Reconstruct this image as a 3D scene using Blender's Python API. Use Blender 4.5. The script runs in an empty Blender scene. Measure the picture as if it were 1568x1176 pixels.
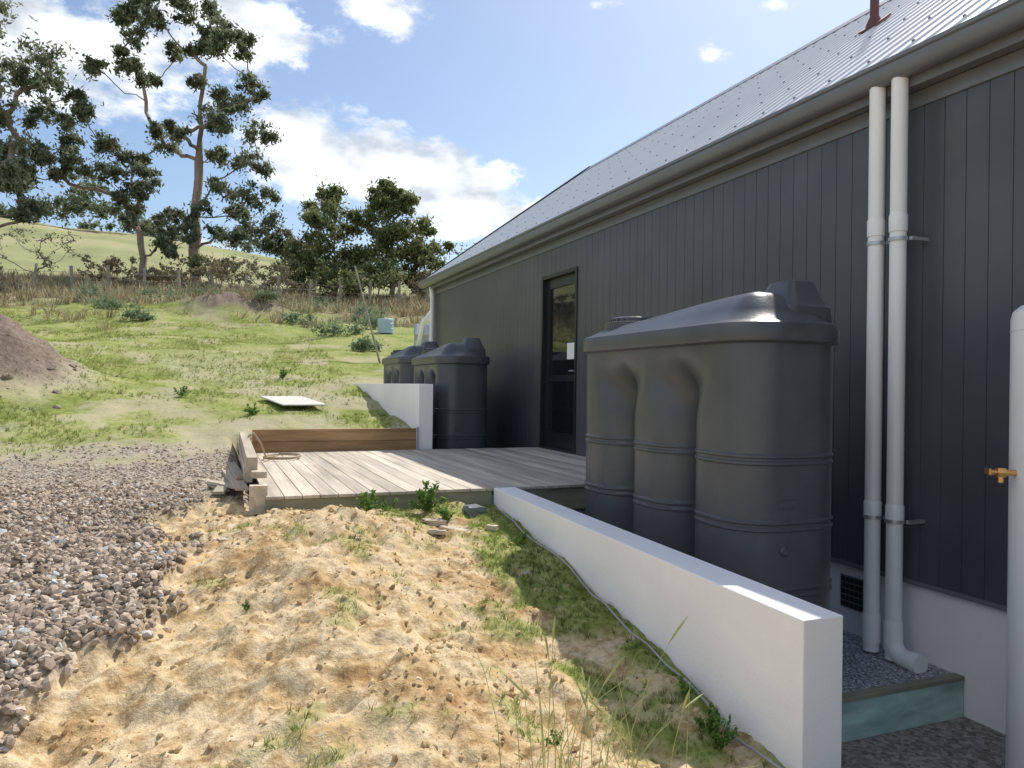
import bpy, math, random
import numpy as np
from mathutils import Vector, Matrix
rng=np.random.default_rng(7); random.seed(7)
scene=bpy.context.scene
# ------------------------------------------------------------ helpers
def link(o,parent=None):
    scene.collection.objects.link(o)
    if parent: o.parent=parent
    return o
def empty(name,loc=(0,0,0)):
    o=bpy.data.objects.new(name,None); o.empty_display_size=.2; link(o); return o
def mk(name,V,F,mats,mi=None,col=None,smooth=False,parent=None,colname="shade"):
    V=np.asarray(V,dtype=np.float32); F=np.asarray(F,dtype=np.int32)
    me=bpy.data.meshes.new(name); k=F.shape[1]
    me.vertices.add(len(V)); me.vertices.foreach_set("co",V.ravel())
    me.loops.add(F.size); me.loops.foreach_set("vertex_index",F.ravel())
    me.polygons.add(len(F)); me.polygons.foreach_set("loop_start",np.arange(0,F.size,k,dtype=np.int32))
    for m in mats: me.materials.append(m)
    if mi is not None: me.polygons.foreach_set("material_index",np.asarray(mi,dtype=np.int32))
    me.polygons.foreach_set("use_smooth",np.full(len(F),smooth))
    me.update(calc_edges=True)
    if col is not None:
        a=me.color_attributes.new(colname,'FLOAT_COLOR','POINT')
        c=np.asarray(col,dtype=np.float32)
        if c.ndim==1: c=np.stack([c,c,c,np.ones_like(c)],1)
        a.data.foreach_set("color",c.ravel())
    me.validate()
    return link(bpy.data.objects.new(name,me),parent)
class Acc:
    def __init__(s): s.v=[];s.f=[];s.m=[]
    def add(s,v,f,mi=0):
        o=len(s.v); s.v+= [tuple(p) for p in v]; s.f+=[tuple(i+o for i in q) for q in f]; s.m+=[mi]*len(f)
    def box(s,a,b,mi=0,M=None):
        x0,y0,z0=a;x1,y1,z1=b
        v=[(x0,y0,z0),(x1,y0,z0),(x1,y1,z0),(x0,y1,z0),(x0,y0,z1),(x1,y0,z1),(x1,y1,z1),(x0,y1,z1)]
        if M is not None: v=[M@Vector(p) for p in v]
        s.add(v,[(0,3,2,1),(4,5,6,7),(0,1,5,4),(1,2,6,5),(2,3,7,6),(3,0,4,7)],mi)
    def obox(s,c,size,rz=0,rx=0,ry=0,mi=0):
        M=Matrix.Translation(c)@Matrix.Rotation(rz,4,'Z')@Matrix.Rotation(ry,4,'Y')@Matrix.Rotation(rx,4,'X')
        h=[q/2 for q in size]; s.box((-h[0],-h[1],-h[2]),tuple(h),mi,M)
    def prism(s,prof,y0,y1,mi=0,cap=True):
        n=len(prof); v=[(x,y0,z) for x,z in prof]+[(x,y1,z) for x,z in prof]
        f=[(i,(i+1)%n,(i+1)%n+n,i+n) for i in range(n)]
        if cap: f+=[tuple(range(n-1,-1,-1)),tuple(range(n,2*n))]
        s.add(v,f,mi)
    def tube(s,pts,rad,n=12,mi=0,cap=True):
        V,F=tube(pts,rad,n); s.add(V,F,mi)
        if cap:
            L=len(s.v)-len(V)
            s.f.append(tuple(L+i for i in range(n-1,-1,-1))); s.m.append(mi)
            s.f.append(tuple(len(s.v)-n+i for i in range(n))); s.m.append(mi)
    def build(s,name,mats,parent=None,smooth=False,bevel=0,auto=False):
        me=bpy.data.meshes.new(name); me.from_pydata(s.v,[],s.f)
        for m in mats: me.materials.append(m)
        me.polygons.foreach_set("material_index",s.m)
        if smooth or auto: me.polygons.foreach_set("use_smooth",[True]*len(s.f))
        me.update()
        o=link(bpy.data.objects.new(name,me),parent)
        if auto:
            try: me.set_sharp_from_angle(angle=math.radians(35))
            except Exception: pass
        if bevel:
            b=o.modifiers.new("bevel",'BEVEL'); b.width=bevel; b.segments=2; b.limit_method='ANGLE'
        return o
def tube(pts,rad,n=8):
    pts=[Vector(p) for p in pts]
    if not hasattr(rad,'__len__'): rad=[rad]*len(pts)
    V=[];F=[]; up=None
    for i,p in enumerate(pts):
        d=(pts[min(i+1,len(pts)-1)]-pts[max(i-1,0)])
        if d.length<1e-9: d=Vector((0,0,1))
        d.normalize()
        if up is None:
            up=Vector((1,0,0)) if abs(d.x)<.8 else Vector((0,1,0))
        a=(up-d*up.dot(d))
        if a.length<1e-4: a=d.orthogonal()
        a.normalize(); b=d.cross(a); up=a
        for k in range(n):
            t=2*math.pi*k/n
            V.append(p+(a*math.cos(t)+b*math.sin(t))*rad[i])
    for i in range(len(pts)-1):
        for k in range(n):
            F.append((i*n+k,i*n+(k+1)%n,(i+1)*n+(k+1)%n,(i+1)*n+k))
    return V,F
_tab=np.random.default_rng(3).random((256,256))
def vn(x,y):
    xi=np.floor(x).astype(int); yi=np.floor(y).astype(int); fx=x-xi; fy=y-yi
    fx=fx*fx*(3-2*fx); fy=fy*fy*(3-2*fy)
    g=lambda a,b:_tab[a%256,b%256]
    return (g(xi,yi)*(1-fx)+g(xi+1,yi)*fx)*(1-fy)+(g(xi,yi+1)*(1-fx)+g(xi+1,yi+1)*fx)*fy
def fbm(x,y,o=4):
    s=0;a=.5;t=0
    for i in range(o):
        s=s+a*vn(x*2**i+17.3*i,y*2**i+5.1*i); t+=a; a*=.5
    return s/t
def sst(a,b,x):
    t=np.clip((x-a)/(b-a),0,1); return t*t*(3-2*t)
# ------------------------------------------------------------ materials
def nmat(name):
    m=bpy.data.materials.new(name); m.use_nodes=True; nt=m.node_tree
    b=nt.nodes["Principled BSDF"]; return m,nt,b
def N(nt,t,**k):
    n=nt.nodes.new(t)
    for a,v in k.items(): setattr(n,a,v)
    return n
def ramp(nt,fac,stops):
    r=nt.nodes.new('ShaderNodeValToRGB'); e=r.color_ramp.elements
    while len(e)<len(stops): e.new(.5)
    for i,(p,c) in enumerate(stops): e[i].position=p; e[i].color=(*c,1) if len(c)==3 else c
    nt.links.new(fac,r.inputs[0]); return r
def noise(nt,scale,detail=3,rough=.55,stretch=None):
    tc=N(nt,'ShaderNodeTexCoord'); v=tc.outputs['Object']
    if stretch:
        mp=N(nt,'ShaderNodeMapping'); mp.inputs['Scale'].default_value=stretch
        nt.links.new(v,mp.inputs[0]); v=mp.outputs[0]
    n=N(nt,'ShaderNodeTexNoise'); n.inputs['Scale'].default_value=scale; n.inputs['Detail'].default_value=detail
    n.inputs['Roughness'].default_value=rough
    nt.links.new(v,n.inputs['Vector']); return n
def mixc(nt,fac,a,b,mode='MIX'):
    m=N(nt,'ShaderNodeMix',data_type='RGBA',blend_type=mode)
    for s,v in ((0,fac),(6,a),(7,b)):
        if isinstance(v,(int,float)): m.inputs[s].default_value=v
        elif isinstance(v,tuple): m.inputs[s].default_value=(*v,1)
        else: nt.links.new(v,m.inputs[s])
    return m.outputs[2]
def simple(name,col,rough=.6,var=.15,scale=6,bump=0,bscale=60,metal=0,stretch=None,island=0,spec=.5):
    m,nt,b=nmat(name); n=noise(nt,scale,4,.6,stretch=stretch)
    lo=tuple(c*(1-var) for c in col); hi=tuple(min(1,c*(1+var)) for c in col)
    r=ramp(nt,n.outputs['Fac'],[(.3,lo),(.7,hi)]); out=r.outputs[0]
    if island:
        g=N(nt,'ShaderNodeNewGeometry')
        r2=ramp(nt,g.outputs['Random Per Island'],[(0,(1-island,)*3),(1,(1,)*3)])
        out=mixc(nt,1.0,out,r2.outputs[0],'MULTIPLY')
    nt.links.new(out,b.inputs['Base Color'])
    b.inputs['Roughness'].default_value=rough; b.inputs['Metallic'].default_value=metal
    b.inputs['Specular IOR Level'].default_value=spec
    if bump:
        n2=noise(nt,bscale,3,.6,stretch=stretch); bp=N(nt,'ShaderNodeBump'); bp.inputs['Strength'].default_value=bump
        bp.inputs['Distance'].default_value=.01
        nt.links.new(n2.outputs['Fac'],bp.inputs['Height']); nt.links.new(bp.outputs[0],b.inputs['Normal'])
    return m
def attrmat(name,stops,rough=.7,trans=0,attr="shade",spec=.3):
    m,nt,b=nmat(name); a=N(nt,'ShaderNodeAttribute',attribute_name=attr)
    r=ramp(nt,a.outputs['Fac'],stops); nt.links.new(r.outputs[0],b.inputs['Base Color'])
    b.inputs['Roughness'].default_value=rough; b.inputs['Specular IOR Level'].default_value=spec
    if trans:
        d=N(nt,'ShaderNodeBsdfDiffuse'); nt.links.new(r.outputs[0],d.inputs[0])
        t=N(nt,'ShaderNodeBsdfTranslucent'); nt.links.new(r.outputs[0],t.inputs[0])
        mx=N(nt,'ShaderNodeMixShader'); mx.inputs[0].default_value=trans
        nt.links.new(d.outputs[0],mx.inputs[1]); nt.links.new(t.outputs[0],mx.inputs[2])
        nt.links.new(mx.outputs[0],nt.nodes['Material Output'].inputs[0]); nt.nodes.remove(b)
    return m
M_clad=simple("dark_cladding",(.086,.091,.105),.33,.16,1.1,.04,30)
M_trim=simple("grey_trim",(.17,.18,.20),.35,.08,3)
M_black=simple("black_frame",(.018,.02,.022),.35,.1,5)
M_render=simple("white_render",(.90,.87,.865),.85,.045,1.6,.3,90)
M_plinth=simple("plinth_render",(.86,.84,.85),.85,.05,2,.25,90)
M_roof=simple("roof_sheet",(.66,.67,.69),.36,.04,2)
M_screw=simple("screw",(.18,.18,.19),.5,.1,5)
M_pvc=simple("white_pvc",(.90,.90,.885),.35,.03,3)
M_tank=simple("tank_plastic",(.080,.086,.096),.33,.18,2.2,.12,60)
M_deck=simple("deck_board",(.60,.525,.425),.75,.34,9,.5,40,stretch=(1,.07,1),island=.32)
M_sleeper=simple("timber_sleeper",(.44,.27,.13),.8,.38,6,.5,30,stretch=(.15,1,1.5),island=.2)
M_oldtimber=simple("weathered_timber",(.66,.56,.43),.85,.3,8,.6,30,stretch=(1,.1,1),island=.45)
M_green=simple("treated_timber",(.38,.52,.46),.8,.5,5,.4,30,stretch=(.35,1,1.2))
M_brownboard=simple("deck_fascia",(.29,.28,.19),.8,.35,6,.4,30,stretch=(.2,1,1))
M_brass=simple("brass",(.75,.42,.16),.3,.1,10,metal=.9)
M_galv=simple("galvanised",(.5,.52,.54),.4,.1,8,metal=.6)
M_blue=simple("blue_plastic",(.42,.55,.64),.5,.1,4)
M_sheet=simple("offwhite_board",(.60,.58,.52),.8,.08,3)
M_stone=simple("sandstone",(.52,.44,.34),.9,.25,9,.6,40)
M_soilrock=simple("brown_rock",(.30,.235,.185),.9,.35,7,.6,30)
M_rust=simple("red_flashing",(.13,.045,.045),.6,.2,8)
M_bark=simple("bark",(.29,.225,.18),.9,.5,1.2,.5,8,stretch=(1,1,.3))
M_hose=simple("hose",(.40,.32,.22),.6,.1,4)
M_cable=simple("grey_cable",(.35,.35,.35),.6,.1,4)
M_paper=simple("paper",(.85,.85,.83),.7,.02,4)
m,nt,b=nmat("glass_pane"); b.inputs['Base Color'].default_value=(.012,.014,.016,1); b.inputs['Roughness'].default_value=.03; b.inputs['Specular IOR Level'].default_value=.9
n=noise(nt,.9,2); bp=N(nt,'ShaderNodeBump'); bp.inputs['Strength'].default_value=.05; nt.links.new(n.outputs[0],bp.inputs['Height']); nt.links.new(bp.outputs[0],b.inputs['Normal']); M_glass=m
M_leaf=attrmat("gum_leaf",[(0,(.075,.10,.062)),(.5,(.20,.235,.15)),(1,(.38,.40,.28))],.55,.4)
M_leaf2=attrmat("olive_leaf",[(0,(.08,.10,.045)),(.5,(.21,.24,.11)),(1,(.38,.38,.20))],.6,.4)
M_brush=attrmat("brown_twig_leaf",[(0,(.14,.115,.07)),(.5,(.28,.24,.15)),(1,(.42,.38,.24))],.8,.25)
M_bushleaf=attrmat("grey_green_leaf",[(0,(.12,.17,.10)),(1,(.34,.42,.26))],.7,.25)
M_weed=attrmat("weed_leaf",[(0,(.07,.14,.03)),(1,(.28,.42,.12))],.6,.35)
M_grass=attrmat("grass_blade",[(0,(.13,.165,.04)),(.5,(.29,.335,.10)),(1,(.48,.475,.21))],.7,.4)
M_dry=attrmat("dry_grass",[(0,(.20,.17,.10)),(.5,(.36,.31,.19)),(1,(.52,.46,.31))],.8,.35)
M_gravel=attrmat("gravel_stone",[(0,(.15,.115,.085)),(.35,(.33,.26,.195)),(.65,(.46,.37,.285)),(.85,(.62,.51,.39)),(1,(.55,.54,.52))],.85)
M_clod=attrmat("dirt_clod",[(0,(.36,.24,.12)),(.5,(.55,.40,.22)),(1,(.70,.57,.36))],.95)
M_twig=simple("twig",(.32,.27,.22),.9,.3,4)
# ------------------------------------------------------------ terrain
PY=[-400,-20,0,2.2,3,4.2,6,7,10,14,18,25,35,45,60,80,110,150,200,260,400,900]
PZ=[-6,-2.1,-1.62,-1.47,-1.38,-1.19,-1.0,-.93,-.66,-.15,.35,1.5,3.3,5.2,6.8,8.6,15,27,36.5,38,20,0]
_yy=np.linspace(-400,900,13001); _zz=np.interp(_yy,PY,PZ)
def smooth(z,k):
    w=np.hanning(k); w/=w.sum(); return np.convolve(np.pad(z,(k//2,k//2),mode='edge'),w,mode='valid')[:len(z)]
_z1=smooth(_zz,15); _z2=smooth(_zz,121)
def xwall(y): return np.where(y<8,2.09+(y-2.22)*.05,2.69)
def heap(x,y): return np.exp(-(((x-1.0)/2.4)**2+((y-32.5)/1.5)**2))
def zones(x,y):
    xb=np.interp(y,[1.5,2.8,3.4,3.9,4.5,5,5.9,6.6],[-1.5,-1.15,-.72,-.40,-.10,-.06,-.25,-.1])
    nz=fbm(x*3.1,y*3.1); nl=fbm(x*.7+9,y*.7+3); nf=fbm(x*6.3+2,y*6.3)
    ed=(nz-.5)*.7+(nf-.5)*.25
    coarse=sst(.10,-.12,x-xb+ed)*sst(2.2,2.9,y)*sst(7.3,6.7,y+ed)
    fine=sst(6.2,6.8,y)*sst(10.0,7.4,y+(nl-.5)*5+(nf-.5)*3)*sst(.9,.3,x)
    gravel=np.maximum(coarse,fine*.9)
    strip=sst(-.60,-.34,x-xwall(y)+ed*1.0+(nf-.5)*.3)*sst(6.2,5.6,y)*sst(-.5,.5,y)
    strip=strip*sst(.26,.46,fbm(x*2.6+11,y*2.6+5)+.10*(y-2.2)/2)
    patch=sst(.60,.72,fbm(x*2.2+30,y*2.2))*sst(1.1,1.7,x+.2*(y-3))*sst(7,6,y)*.8
    p2=sst(.69,.76,fbm(x*3.3+3,y*3.3+60))*.8*(y<6.4)
    top=sst(5.0,5.8,y+ed*2)*sst(6.8,6.3,y)*sst(.8,1.3,x+ed)*.8*sst(.35,.55,nf)
    lawn=sst(7.8,11.5,y+(nl-.5)*5+(nf-.5)*2.5)
    bare=sst(.49,.66,fbm(x*.5+4,y*.28+8,5))*sst(24,12,y)*.8
    bare=np.maximum(bare,sst(.56,.68,fbm(x*1.3+40,y*.8+18,5))*.6*sst(34,20,y))
    grass=np.clip(np.maximum.reduce([strip,patch,p2*.6,top,lawn*(1-bare)]),0,1)
    dry=sst(29,36,y+(nl-.5)*16+(nf-.5)*6)*sst(75,62,y)
    pile=np.exp(-(((x+4.3)/2.0)**2+((y-14.2)/2.1)**2)**1.4)
    grass=grass*(1-sst(.12,.4,pile+(nf-.5)*.2))
    pave=(x>xwall(y)+.05)*(y<15.2)*(x<14)
    return gravel,grass,dry,pave*1.0,pile,coarse
def height(x,y):
    x=np.asarray(x,float); y=np.asarray(y,float)
    w=sst(8,22,y)
    z=np.interp(y,_yy,_z1)*(1-w)+np.interp(y,_yy,_z2)*w
    z=z-.075*(x+51)*sst(75,200,y)*sst(500,260,y)
    z=z+(fbm(x*.02+3,y*.02+8)-.5)*7*sst(60,150,y)
    z=z+(fbm(x*.16,y*.16)-.5)*1.0*sst(14,30,y)*sst(400,100,y)
    g,gr,d,pv,pile,co=zones(x,y)
    z=z+pile*1.3*(1+.6*(fbm(x*2,y*2)-.5)+.25*(fbm(x*7,y*7)-.5))
    z=z+heap(x,y)*.9*(1+.8*(fbm(x*1.5,y*1.5)-.5))
    near=sst(9,6.5,y)*sst(-3,-1.5,y+x*0)
    ridge=np.exp(-((x-.75-.12*np.sin(y*1.3))/.62)**2)*sst(6.3,5.2,y)
    z=z+near*ridge*.16
    z=z+near*co*.07
    dirt=np.clip(1-g-gr*.7,0,1)*near
    z=z+dirt*((fbm(x*2.2,y*2.2,4)-.5)*.20+(fbm(x*6,y*6,5)-.5)*.13+np.abs(fbm(x*13+3,y*13,4)-.5)*-.10)
    z=z+near*(1-dirt)*((fbm(x*4,y*4,3)-.5)*.06)
    z=z+(fbm(x*1.1,y*1.1,4)-.5)*.2*sst(7,10,y)*sst(60,30,y)
    ud=sst(.2,.5,x)*sst(5.98,6.15,y)*sst(10.05,9.95,y)*(x<4.5)
    z=np.where(ud>0,np.minimum(z,z*(1-ud)+(-1.12)*ud),z)
    s=sst(.03,.17,x-xwall(y))*sst(15.3,15.05,y)*sst(20,14,x)
    z=z*(1-s)+(-2.05)*s
    return z
def lin(segs):
    out=[]
    for a,b,s in segs: out+=list(np.arange(a,b-1e-6,s))
    return np.array(out)
xs=lin([(-900,-200,70),(-200,-60,7),(-60,-7,1.2),(-7,-2.4,.12),(-2.4,2.9,.022),(2.9,16,.6),(16,60,2),(60,200,8),(200,901,70)])
ys=lin([(-400,-20,40),(-20,-2,2),(-2,1.5,.2),(1.5,4.5,.02),(4.5,7,.032),(7,16,.09),(16,60,.5),(60,300,4),(300,900,60)])
X,Y=np.meshgrid(xs,ys); x=X.ravel(); y=Y.ravel(); z=height(x,y)
nx,ny=len(xs),len(ys)
i=np.arange(nx*ny).reshape(ny,nx)
F=np.stack([i[:-1,:-1].ravel(),i[:-1,1:].ravel(),i[1:,1:].ravel(),i[1:,:-1].ravel()],1)
g,gr,d,pv,pile,co=zones(x,y)
m,nt,b=nmat("ground_surface")
at=N(nt,'ShaderNodeAttribute',attribute_name="zone"); sep=N(nt,'ShaderNodeSeparateColor'); nt.links.new(at.outputs['Color'],sep.inputs[0])
n1=noise(nt,2.0,6,.68); n2=noise(nt,16,5,.7)
dirt=ramp(nt,n1.outputs[0],[(.32,(.40,.25,.12)),(.44,(.55,.40,.22)),(.54,(.68,.55,.36)),(.62,(.60,.42,.21)),(.72,(.76,.67,.50))]).outputs[0]
dd=ramp(nt,n2.outputs[0],[(.3,(.58,.52,.44)),(.55,(1,1,1))]).outputs[0]
dirt=mixc(nt,1.0,dirt,dd,'MULTIPLY')
tc=N(nt,'ShaderNodeTexCoord')
vo=N(nt,'ShaderNodeTexVoronoi'); vo.inputs['Scale'].default_value=38; nt.links.new(tc.outputs['Object'],vo.inputs['Vector'])
vs=N(nt,'ShaderNodeSeparateColor'); nt.links.new(vo.outputs['Color'],vs.inputs[0])
grav=ramp(nt,vs.outputs[0],[(0,(.25,.21,.17)),(.5,(.42,.365,.30)),(1,(.60,.53,.44))]).outputs[0]
gsh=ramp(nt,vo.outputs['Distance'],[(.3,(1,1,1)),(.75,(.35,.35,.35))]).outputs[0]
grav=mixc(nt,1.0,grav,gsh,'MULTIPLY')
n4=noise(nt,1.1,6,.7)
grass=ramp(nt,n4.outputs[0],[(.28,(.16,.20,.05)),(.45,(.27,.315,.085)),(.57,(.36,.38,.14)),(.72,(.48,.42,.25))]).outputs[0]
gd=ramp(nt,n2.outputs[0],[(.3,(.55,.57,.5)),(.6,(1.0,1.0,1.0))]).outputs[0]
grass=mixc(nt,1.0,grass,gd,'MULTIPLY')
n5=noise(nt,.045,6,.65)
hill=ramp(nt,n5.outputs[0],[(.3,(.21,.23,.11)),(.5,(.32,.33,.16)),(.7,(.42,.375,.23))]).outputs[0]
dry=ramp(nt,n4.outputs[0],[(.3,(.20,.18,.10)),(.7,(.40,.35,.23))]).outputs[0]
pave=ramp(nt,vs.outputs[1],[(0,(.18,.155,.14)),(1,(.44,.39,.35))]).outputs[0]
darks=ramp(nt,n2.outputs[0],[(.3,(.12,.09,.07)),(.7,(.30,.235,.185))]).outputs[0]
mud=mixc(nt,n1.outputs[0],(.34,.29,.21),(.55,.48,.36))
a2=N(nt,'ShaderNodeAttribute',attribute_name="zone2"); sep2=N(nt,'ShaderNodeSeparateColor'); nt.links.new(a2.outputs['Color'],sep2.inputs[0])
c=mixc(nt,at.outputs['Alpha'],dirt,mud)
c=mixc(nt,sep.outputs[1],c,grass)
c=mixc(nt,sep.outputs[0],c,grav)
c=mixc(nt,sep.outputs[2],c,dry)
c=mixc(nt,sep2.outputs[0],c,darks)
c=mixc(nt,sep2.outputs[1],c,hill)
c=mixc(nt,sep2.outputs[2],c,pave)
nt.links.new(c,b.inputs['Base Color']); b.inputs['Roughness'].default_value=.95; b.inputs['Specular IOR Level'].default_value=.1
bp=N(nt,'ShaderNodeBump'); bp.inputs['Strength'].default_value=.8; bp.inputs['Distance'].default_value=.025
nt.links.new(n2.outputs[0],bp.inputs['Height']); nt.links.new(bp.outputs[0],b.inputs['Normal'])
ground=mk("ground",np.stack([x,y,z],1),F,[m],col=np.stack([g,gr,d,sst(6.5,9,y)],1),smooth=True,colname="zone")
a=ground.data.color_attributes.new("zone2",'FLOAT_COLOR','POINT')
nn=fbm(x*3,y*3)
a.data.foreach_set("color",np.stack([np.maximum(sst(.12,.4,pile+(nn-.5)*.2),sst(.35,.65,heap(x,y)+(nn-.5)*.5)),sst(58,75,y),pv,np.ones_like(g)],1).astype(np.float32).ravel())
# ------------------------------------------------------------ scatter
import bmesh
def ico(seed,flat=.7):
    bm=bmesh.new(); bmesh.ops.create_icosphere(bm,subdivisions=1,radius=1); r=np.random.default_rng(seed)
    V=np.array([v.co[:] for v in bm.verts]); F=np.array([[v.index for v in f.verts] for f in bm.faces]); bm.free()
    V=V*(1+ (r.random((len(V),1))-.5)*.6)*np.array([1.2,.85,flat]); return V,F
def scatter(name,temps,P,S,mat,shade,tilt=.4,parent=None,smooth=False):
    n=len(P); r=np.random.default_rng(len(name)+n); which=r.integers(0,len(temps),n)
    Vs=[];Fs=[];C=[];off=0
    for k,(V,Fk) in enumerate(temps):
        idx=np.where(which==k)[0]
        if len(idx)==0: continue
        a=r.random(len(idx))*2*np.pi; tx=(r.random(len(idx))-.5)*2*tilt; ty=(r.random(len(idx))-.5)*2*tilt
        ca,sa=np.cos(a),np.sin(a)
        W=V[None]*S[idx][:,None,None]
        X0=W[...,0]*ca[:,None]-W[...,1]*sa[:,None]; Y0=W[...,0]*sa[:,None]+W[...,1]*ca[:,None]; Z0=W[...,2]
        X1=X0+Z0*tx[:,None]; Y1=Y0+Z0*ty[:,None]; Z1=Z0-X0*tx[:,None]-Y0*ty[:,None]
        W=np.stack([X1,Y1,Z1],-1)+P[idx][:,None,:]
        Vs.append(W.reshape(-1,3)); m_=len(V)
        Fs.append((Fk[None]+ (off+np.arange(len(idx))*m_)[:,None,None]).reshape(-1,3)); off+=len(idx)*m_
        C.append(np.repeat(shade[idx],m_))
    return mk(name,np.concatenate(Vs),np.concatenate(Fs),[mat],col=np.concatenate(C),parent=parent,smooth=smooth)
icos=[ico(s) for s in range(6)]
def pick(n,x0,x1,y0,y1,maskf,bias=1.0):
    px=rng.uniform(x0,x1,n); py=y0+(y1-y0)*rng.random(n)**bias
    mk_=maskf(px,py); keep=rng.random(n)<mk_
    px,py=px[keep],py[keep]; return np.stack([px,py,height(px,py)],1)
P=pick(36000,-2.8,.3,2.2,7.5,lambda a,b:zones(a,b)[5])
S=(.007+.017*rng.random(len(P))**1.6)*np.where(P[:,1]<5.6,1.1,.85); P[:,2]+=S*.35
scatter("gravel",icos,P,S,M_gravel,np.clip(rng.normal(.5,.27,len(P)),0,1),.8)
P=pick(11000,-3,.6,6.2,10.5,lambda a,b:zones(a,b)[0]*.7)
S=.006+.010*rng.random(len(P)); P[:,2]+=S*.2
scatter("gravel",icos,P,S,M_gravel,np.clip(rng.normal(.6,.22,len(P)),0,1),.8)
def dirtmask(a,b):
    q=zones(a,b); return np.clip(1-q[0]-q[1]*.8-q[3],0,1)*(.25+.75*(fbm(a*2.5+7,b*2.5)>.5))
P=pick(16000,-1.6,2.1,1.2,6.4,dirtmask)
S=.0025+.016*rng.random(len(P))**8; P[:,2]+=S*.1
scatter("soil_clods",icos,P,S,M_clod,np.clip(rng.normal(.5,.25,len(P)),0,1),.8)
P=pick(900,-7.5,-1.2,11.5,17,lambda a,b:zones(a,b)[4])
S=.015+.06*rng.random(len(P))**3
scatter("soil_clods",icos,P,S,M_soilrock,np.ones(len(P))*.5,.8)
def tuft(seed,n=7,h=1,w=.06,spread=.5):
    r=np.random.default_rng(seed); V=[];F=[]
    for k in range(n):
        a=r.random()*6.28; o=np.array([math.cos(a),math.sin(a),0])*r.random()*.35
        lean=np.array([math.cos(a),math.sin(a),0])*spread*r.random(); hh=h*(.5+.5*r.random())
        s=np.array([-math.sin(a),math.cos(a),0])*w
        b0=len(V); V+=[o-s,o+s,o+lean*.4*hh+s*.7+np.array([0,0,hh*.6]),o+lean*.4*hh-s*.7+np.array([0,0,hh*.6]),o+lean*hh+np.array([0,0,hh])]
        F+=[(b0,b0+1,b0+2),(b0,b0+2,b0+3),(b0+3,b0+2,b0+4)]
    return np.array(V),np.array(F)
tf=[tuft(s,7,1,.05,1.0) for s in range(5)]
P=pick(34000,-1.2,2.25,.8,6.4,lambda a,b:zones(a,b)[1]*(1-zones(a,b)[3]))
P=P[P[:,0]<xwall(P[:,1])-.02]
sh=np.clip(fbm(P[:,0]*2,P[:,1]*2)+rng.normal(-.08,.2,len(P)),0,1)
scatter("grass",tf,P,.012+.032*rng.random(len(P))**2,M_grass,sh)
P=pick(52000,-9,3.0,8.6,34,lambda a,b:zones(a,b)[1]*(1-zones(a,b)[2])*sst(.36,.58,fbm(a*.9+3,b*.9))*(heap(a,b)<.3),1.3)
P=P[(P[:,0]<2.6)|(P[:,1]>15.5)]; P=P[~((P[:,0]>.2)&(P[:,1]<10.1))]
sh=np.clip(fbm(P[:,0]*.5,P[:,1]*.5)+rng.normal(.05,.2,len(P)),0,1)
scatter("grass",tf,P,(.02+.04*rng.random(len(P))**2)*(1+P[:,1]/40),M_grass,sh)
P=pick(14000,-26,17,26,50,lambda a,b:sst(.42,.60,fbm(a*.5+3,b*.35))*sst(26,37,b))
scatter("dry_grass",tf,P,.22+.4*rng.random(len(P)),M_dry,np.clip(rng.normal(.5,.25,len(P)),0,1))
# ------------------------------------------------------------ foliage helpers
def leaves(C,R,npc,L,W,r,droop=.4,sh=None,flat=.75):
    C=np.asarray(C,float); n=len(C)*npc
    cc=np.repeat(C,npc,0); rr=np.repeat(np.asarray(R,float),npc)
    d=r.normal(size=(n,3)); d/=np.linalg.norm(d,axis=1)[:,None]+1e-9
    rad=rr*np.abs(r.normal(0,.68,n)); off=d*rad[:,None]; off[:,2]*=flat
    p=cc+off
    a=r.normal(size=(n,3)); a[:,2]-=droop*1.5; a/=np.linalg.norm(a,axis=1)[:,None]
    b=np.cross(a,r.normal(size=(n,3))); b/=np.linalg.norm(b,axis=1)[:,None]+1e-9
    l=L*(.6+.8*r.random(n))[:,None]; w=W*(.6+.8*r.random(n))[:,None]
    V=np.stack([p-a*l*.5,p+b*w*.5,p+a*l*.5,p-b*w*.5],1).reshape(-1,3)
    i0=np.arange(n)*4; F=np.concatenate([np.stack([i0,i0+1,i0+2],1),np.stack([i0,i0+2,i0+3],1)])
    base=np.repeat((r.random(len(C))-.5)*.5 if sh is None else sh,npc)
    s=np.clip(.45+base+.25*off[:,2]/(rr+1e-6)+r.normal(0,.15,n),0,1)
    return V,F,np.repeat(s,4)
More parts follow.
